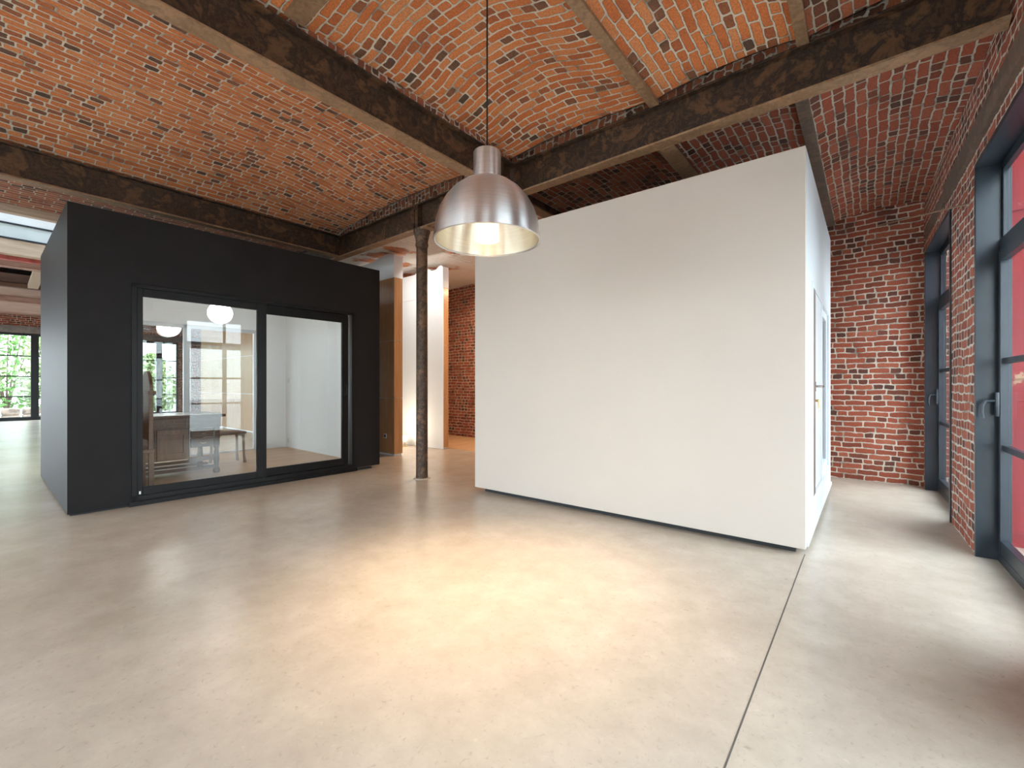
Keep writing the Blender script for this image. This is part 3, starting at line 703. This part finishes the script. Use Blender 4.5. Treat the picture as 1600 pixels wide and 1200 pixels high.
# stool
t = thing('wooden_stool', 'small wooden stool standing behind the right end of the desk', 'stool', pod(-1.62, 1.86, .09), TH)
boxes('seat', [((-.17, -.20, .43), (.17, .20, .47))], M['desk_light'], t, .012)
for x in (-.13, .13):
    for y in (-.16, .16):
        bm = NB(); add_tube(bm, [(x, y, .43), (x*1.05, y*1.05, .36), (x*1.08, y*1.08, .12), (x*1.15, y*1.15, .0)], [.028, .018, .016, .022], 8); obj('leg', bm, M['desk_light'], t, smooth=True)
boxes('apron', [((-.15, -.18, .39), (.15, -.165, .43))], M['desk_light'], t)
boxes('apron', [((-.15, .165, .39), (.15, .18, .43))], M['desk_light'], t)
# desk lamp
t = thing('desk_lamp', 'thin silver gooseneck lamp standing on the oak desk', 'lamp', pod(-1.35, .50, .873), TH)
bm = NB(); add_lathe(bm, [(0, 0), (.07, 0), (.07, .012), (.01, .02), (0, .02)], n=24); obj('base', bm, M['chrome'], t, smooth=True)
bm = NB(); add_tube(bm, [(0, 0, .015), (0, .0, .10), (0, -.03, .2), (0, -.08, .28), (0, -.15, .31), (0, -.2, .27)], .007, 8); obj('arm', bm, M['chrome'], t, smooth=True)
bm = NB(); add_lathe(bm, [(.012, .04), (.02, .03), (.05, -.04), (.045, -.04), (.012, .02)], n=24); obj('lamp_shade', bm, M['chrome'], t, smooth=True, loc=(0, -.205, .26))

# ------------------------------------------------------------------ opal globe pendants
def globe(label, loc, ztop, r):
    t = thing('globe_pendant', label, 'lamp', (loc[0], loc[1], loc[2]), 0, None)
    bm = NB(); bmesh.ops.create_uvsphere(bm, u_segments=32, v_segments=20, radius=r, matrix=Matrix.Diagonal((1, 1, .96, 1))); obj('globe', bm, M['globe'], t, smooth=True)
    bm = NB(); add_lathe(bm, [(0, r*.86), (.05, r*.86), (.05, r*.86+.05), (0, r*.86+.05)], n=20)
    add_tube(bm, [(0, 0, r*.86+.04), (0, 0, ztop-loc[2])], .004, 8)
    obj('suspension', bm, M['plastic'], t, smooth=True)
globe('round white pendant globe glowing inside the black room', pod(-1.4, 1.695, 2.285), 2.88, .155)
globe('round white pendant globe in the hall, seen through the rear opening', (-11.2, 2.85, 2.44), 3.62, .20)

# ------------------------------------------------------------------ big aluminium pendant
t = thing('dome_pendant', 'large spun aluminium dome pendant hanging from the brick vault on a black cable', 'lamp', (-1.894, 2.136, 2.166))
R0 = .336
outer = [(R0, 0), (R0-.004, .05), (.322, .12), (.298, .19), (.262, .255), (.215, .31), (.160, .352), (.110, .378), (.096, .384)]
inner = []
for i, (r, z) in enumerate(outer):
    a_, b_ = outer[max(0, i-1)], outer[min(len(outer)-1, i+1)]
    tx, tz = b_[0]-a_[0], b_[1]-a_[1]; ln = math.hypot(tx, tz); inner.append((r-tz/ln*.007, z+tx/ln*.007))
inner = inner[::-1]; inner[-1] = (R0-.008, 0)
bm = NB(); add_lathe(bm, outer, n=96); obj('dome', bm, M['alu'], t, smooth=True)
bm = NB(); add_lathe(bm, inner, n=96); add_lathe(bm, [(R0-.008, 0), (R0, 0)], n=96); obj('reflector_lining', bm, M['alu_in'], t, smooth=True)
bm = NB(); add_lathe(bm, [(0, .37), (.094, .37), (.087, .395), (.087, .552), (.082, .560), (0, .560)], n=64); obj('neck', bm, M['alu'], t, smooth=True)
bm = NB(); add_lathe(bm, [(R0-.008, .006), (R0+.003, .006), (R0+.004, -.004), (R0-.004, -.007), (R0-.010, -.002)], n=96, close=True); obj('rim', bm, M['alu'], t, smooth=True)
bm = NB(); add_lathe(bm, [(.064, .365), (.068, .25), (.074, .10), (.078, .0), (.074, .0), (.070, .10), (.064, .25), (.060, .365)], n=48); obj('diffuser', bm, M['glow'], t, smooth=True)
bm = NB(); add_lathe(bm, [(0, .14), (.03, .15), (.038, .18), (.03, .22), (.018, .27), (.018, .32), (0, .32)], n=24); obj('bulb', bm, M['bulb'], t, smooth=True)
bm = NB(); add_tube(bm, [(0, 0, .556), (0, 0, 1.72)], .0055, 10); add_lathe(bm, [(0, .556), (.016, .556), (.014, .58), (.006, .59), (0, .59)], n=16); obj('cable', bm, M['cable'], t, smooth=True)
ll = bpy.data.lights.new('pendant_bulb', 'SPOT'); ll.energy = 125; ll.color = (1, .80, .55); ll.shadow_soft_size = .06; ll.spot_size = math.radians(84); ll.spot_blend = 1.0
lo = bpy.data.objects.new('pendant_bulb', ll); C.objects.link(lo); lo.parent = t; lo.location = (0, 0, .02)

# ------------------------------------------------------------------ oak-clad partitions
def partition(label, x1, x0, y, th, wood_front, ztop=3.56, zc=3.16):
    t = thing('partition_wall', label, 'partition', (x1, y, 0), math.radians(-1.2))
    L_ = x1-x0
    boxes('core', [((-L_, .012, 0), (-.02, th-.012, ztop-.02))], M['white_in'], t)
    if wood_front:
        z = [.03, 1.02, 2.04, zc]
        bm = NB()
        for a, b in zip(z, z[1:]):
            xs = [-L_, -L_+1.2*0]; k = 0; x = 0
            while x > -L_:
                xn = max(-L_, x-1.25); add_box(bm, (xn+.003, 0, a+.003), (x-(0 if x == 0 else .003), .012, b-.003)); x = xn
        obj('oak_cladding', bm, M['oak_panel'], t)
        ss = boxes('wall_socket', [((-.30, -.012, .30), (-.22, 0, .38))], M['plastic'], t, .004)
        boxes('socket_face', [((-.285, -.014, .315), (-.235, -.012, .365))], M['blackframe'], ss)
    else:
        z = [.0, 3.02, ztop-.02]
        bm = NB()
        for a, b in zip(z, z[1:]): add_box(bm, (-L_, .0, a+.002), (-.0, .012, b-.002))
        obj('white_facing', bm, M['white_in'], t)
    z = [.03, 1.02, 2.04, zc]
    bm = NB()
    for a, b in zip(z, z[1:]): add_box(bm, (-.02, .012, a+.003), (0, th-.002, b-.003))
    obj('oak_end_panel', bm, M['oak_panel'], t)
    # white cap with an uneven scribed top edge
    bm = NB(); random.seed(int(y*10)); n = 26; xs = [0-L_*i/n*.5 for i in range(n+1)]
    tops = [ztop + .05*math.sin(i*1.1) - .10*(i/n) + random.uniform(-.012, .012) for i in range(n+1)]; tops[0] = ztop
    lo_ = zc if wood_front else zc+.0
    for yy in (-.004, th+.004): pass
    fa = [bm.verts.new((x, -.004, lo_)) for x in xs]; fb = [bm.verts.new((x, -.004, zz)) for x, zz in zip(xs, tops)]
    ba = [bm.verts.new((x, th+.004, lo_)) for x in xs]; bb = [bm.verts.new((x, th+.004, zz)) for x, zz in zip(xs, tops)]
    for i in range(n):
        bm.faces.new((fa[i], fa[i+1], fb[i+1], fb[i])); bm.faces.new((ba[i], bb[i], bb[i+1], ba[i+1])); bm.faces.new((fb[i], fb[i+1], bb[i+1], bb[i])); bm.faces.new((fa[i], ba[i], ba[i+1], fa[i+1]))
    bm.faces.new((fa[0], fb[0], bb[0], ba[0])); bm.faces.new((fa[n], ba[n], bb[n], fb[n]))
    obj('white_cap', bm, M['white_in'], t)
partition('honey oak clad partition end with socket, beside the black room', -6.56, -16.9, 4.93, .18, True)
partition('white partition with oak end panel, behind the iron column', -6.50, -9.8, 6.04, .14, False)

# little lamp on the floor by the white partition
t = thing('floor_spot', 'small cream lamp on the floor in front of the white partition', 'lamp', (-7.45, 5.86, 0))
bm = NB(); add_lathe(bm, [(0, 0), (.05, 0), (.05, .01), (.012, .02), (.012, .10), (0, .10)], n=20); obj('base', bm, M['brass'], t, smooth=True)
bm = NB(); add_lathe(bm, [(.02, .09), (.05, .12), (.085, .17), (.09, .20), (.07, .215), (0, .22)], n=24); obj('lamp_shade', bm, M['glow'], t, smooth=True)
area('hidden_fill_light', (-5.6, 7.0, 3.35), (0, 0, 0), 2.0, .3, 36, (1, .74, .48))  # warm fill light over the oak boards, without a fixture
pl = bpy.data.lights.new('floor_lamp_light', 'POINT'); pl.energy = 4.5; pl.color = (1, .88, .70); pl.shadow_soft_size = .1
po = bpy.data.objects.new('floor_lamp_light', pl); C.objects.link(po); po.location = (-7.4, 5.6, .45)
area('hidden_fill_light', (-6.6, 5.25, 3.45), (math.radians(38), 0, 0), 2.2, .2, 6.5, (1, .97, .93))  # unseen light added to brighten the white partition

# ------------------------------------------------------------------ outside
bm = NB(); add_box(bm, (-60, -40, -.25), (40, 40, -.15)); tag(obj('ground', bm, M['gravel']), 'pale ground outside the windows', 'ground'); bpy.data.objects['ground']['kind'] = 'structure'
t = thing('red_shutter', 'chipped red painted metal shutter standing open outside the near window', 'shutter', (.838, 5.16, -.15), math.radians(-14))
boxes('shutter_panel', [((0, 0, .12), (.95, .035, 4.2))], M['red'], t, .004)
for z in (.25, 1.45, 2.75, 3.9): boxes('shutter_rail', [((0, -.015, z), (.95, 0, z+.06))], M['red'], t, .003)
for x in (.02, .80): boxes('foot', [((x, -.02, 0), (x+.08, .05, .12))], M['lintel'], t)
def shrub(label, loc, r, h, n, m, cat='shrub', seed=1):
    random.seed(seed)
    t = thing('leafy_shrub', label, cat, loc, 0, 'garden shrubs beyond the far windows')
    bm = NB()
    for _ in range(n):
        a = random.uniform(0, 2*PI); z = random.uniform(.05, 1); rr = r*math.sqrt(random.random())*math.sin(PI*min(.95, z*.8+.15))
        c = Vector((rr*math.cos(a), rr*math.sin(a), z*h)); s = random.uniform(.08, .17)
        u = Vector([random.gauss(0, 1) for _ in range(3)]).normalized(); w_ = u.cross(Vector((random.gauss(0, 1), random.gauss(0, 1), .3))).normalized()
        k = u.cross(w_)*.25
        bm.faces.new([bm.verts.new(c+u*s), bm.verts.new(c+w_*s*.5+k*s), bm.verts.new(c-u*s), bm.verts.new(c-w_*s*.5+k*s)])
    obj('foliage', bm, m, t, recalc=False)
    bm = NB()
    for k in range(5):
        a = k*1.256; add_tube(bm, [(0, 0, 0), (.15*r*math.cos(a), .15*r*math.sin(a), h*.3), (.55*r*math.cos(a), .55*r*math.sin(a), h*.8)], [.05, .035, .012], 6)
    obj('stem', bm, M['bark'], t, smooth=True)
shrub('bright green shrub outside the window left of the black room, nearest its mullion', (-27.2, 3.0, -.15), 1.25, 4.2, 1900, M['leaf'], seed=3)
shrub('bright green shrub outside at the left edge of the photo', (-27.9, .3, -.15), 1.3, 4.0, 1900, M['leaf'], seed=4)
shrub('deep green shrub outside, between and behind the bright ones', (-31.5, 1.8, -.15), 1.8, 5.2, 1500, M['leaf2'], seed=5)
shrub('green shrub seen through the black room and the far window', (-27.4, 6.3, -.15), 1.2, 2.9, 2000, M['leaf'], seed=6)
bm = NB(); random.seed(2)
for k in range(9):
    for j in range(2):
        c = (-26.0+random.uniform(-.1, .1), -.6+k*.55, j*.26); add_box(bm, (c[0]-.22, c[1]-.25, c[2]-.16), (c[0]+.2, c[1]+.24, c[2]+.10), .06)
tag(obj('rubble_wall', bm, M['stone']), 'low wall of brown stones under the garden shrubs', 'wall')
bm = NB(); add_box(bm, (-36, 3.5, -.15), (-35, 12, 7)); tag(obj('neighbour_house', bm, M['facade']), 'pale rendered house far behind the garden', 'building')
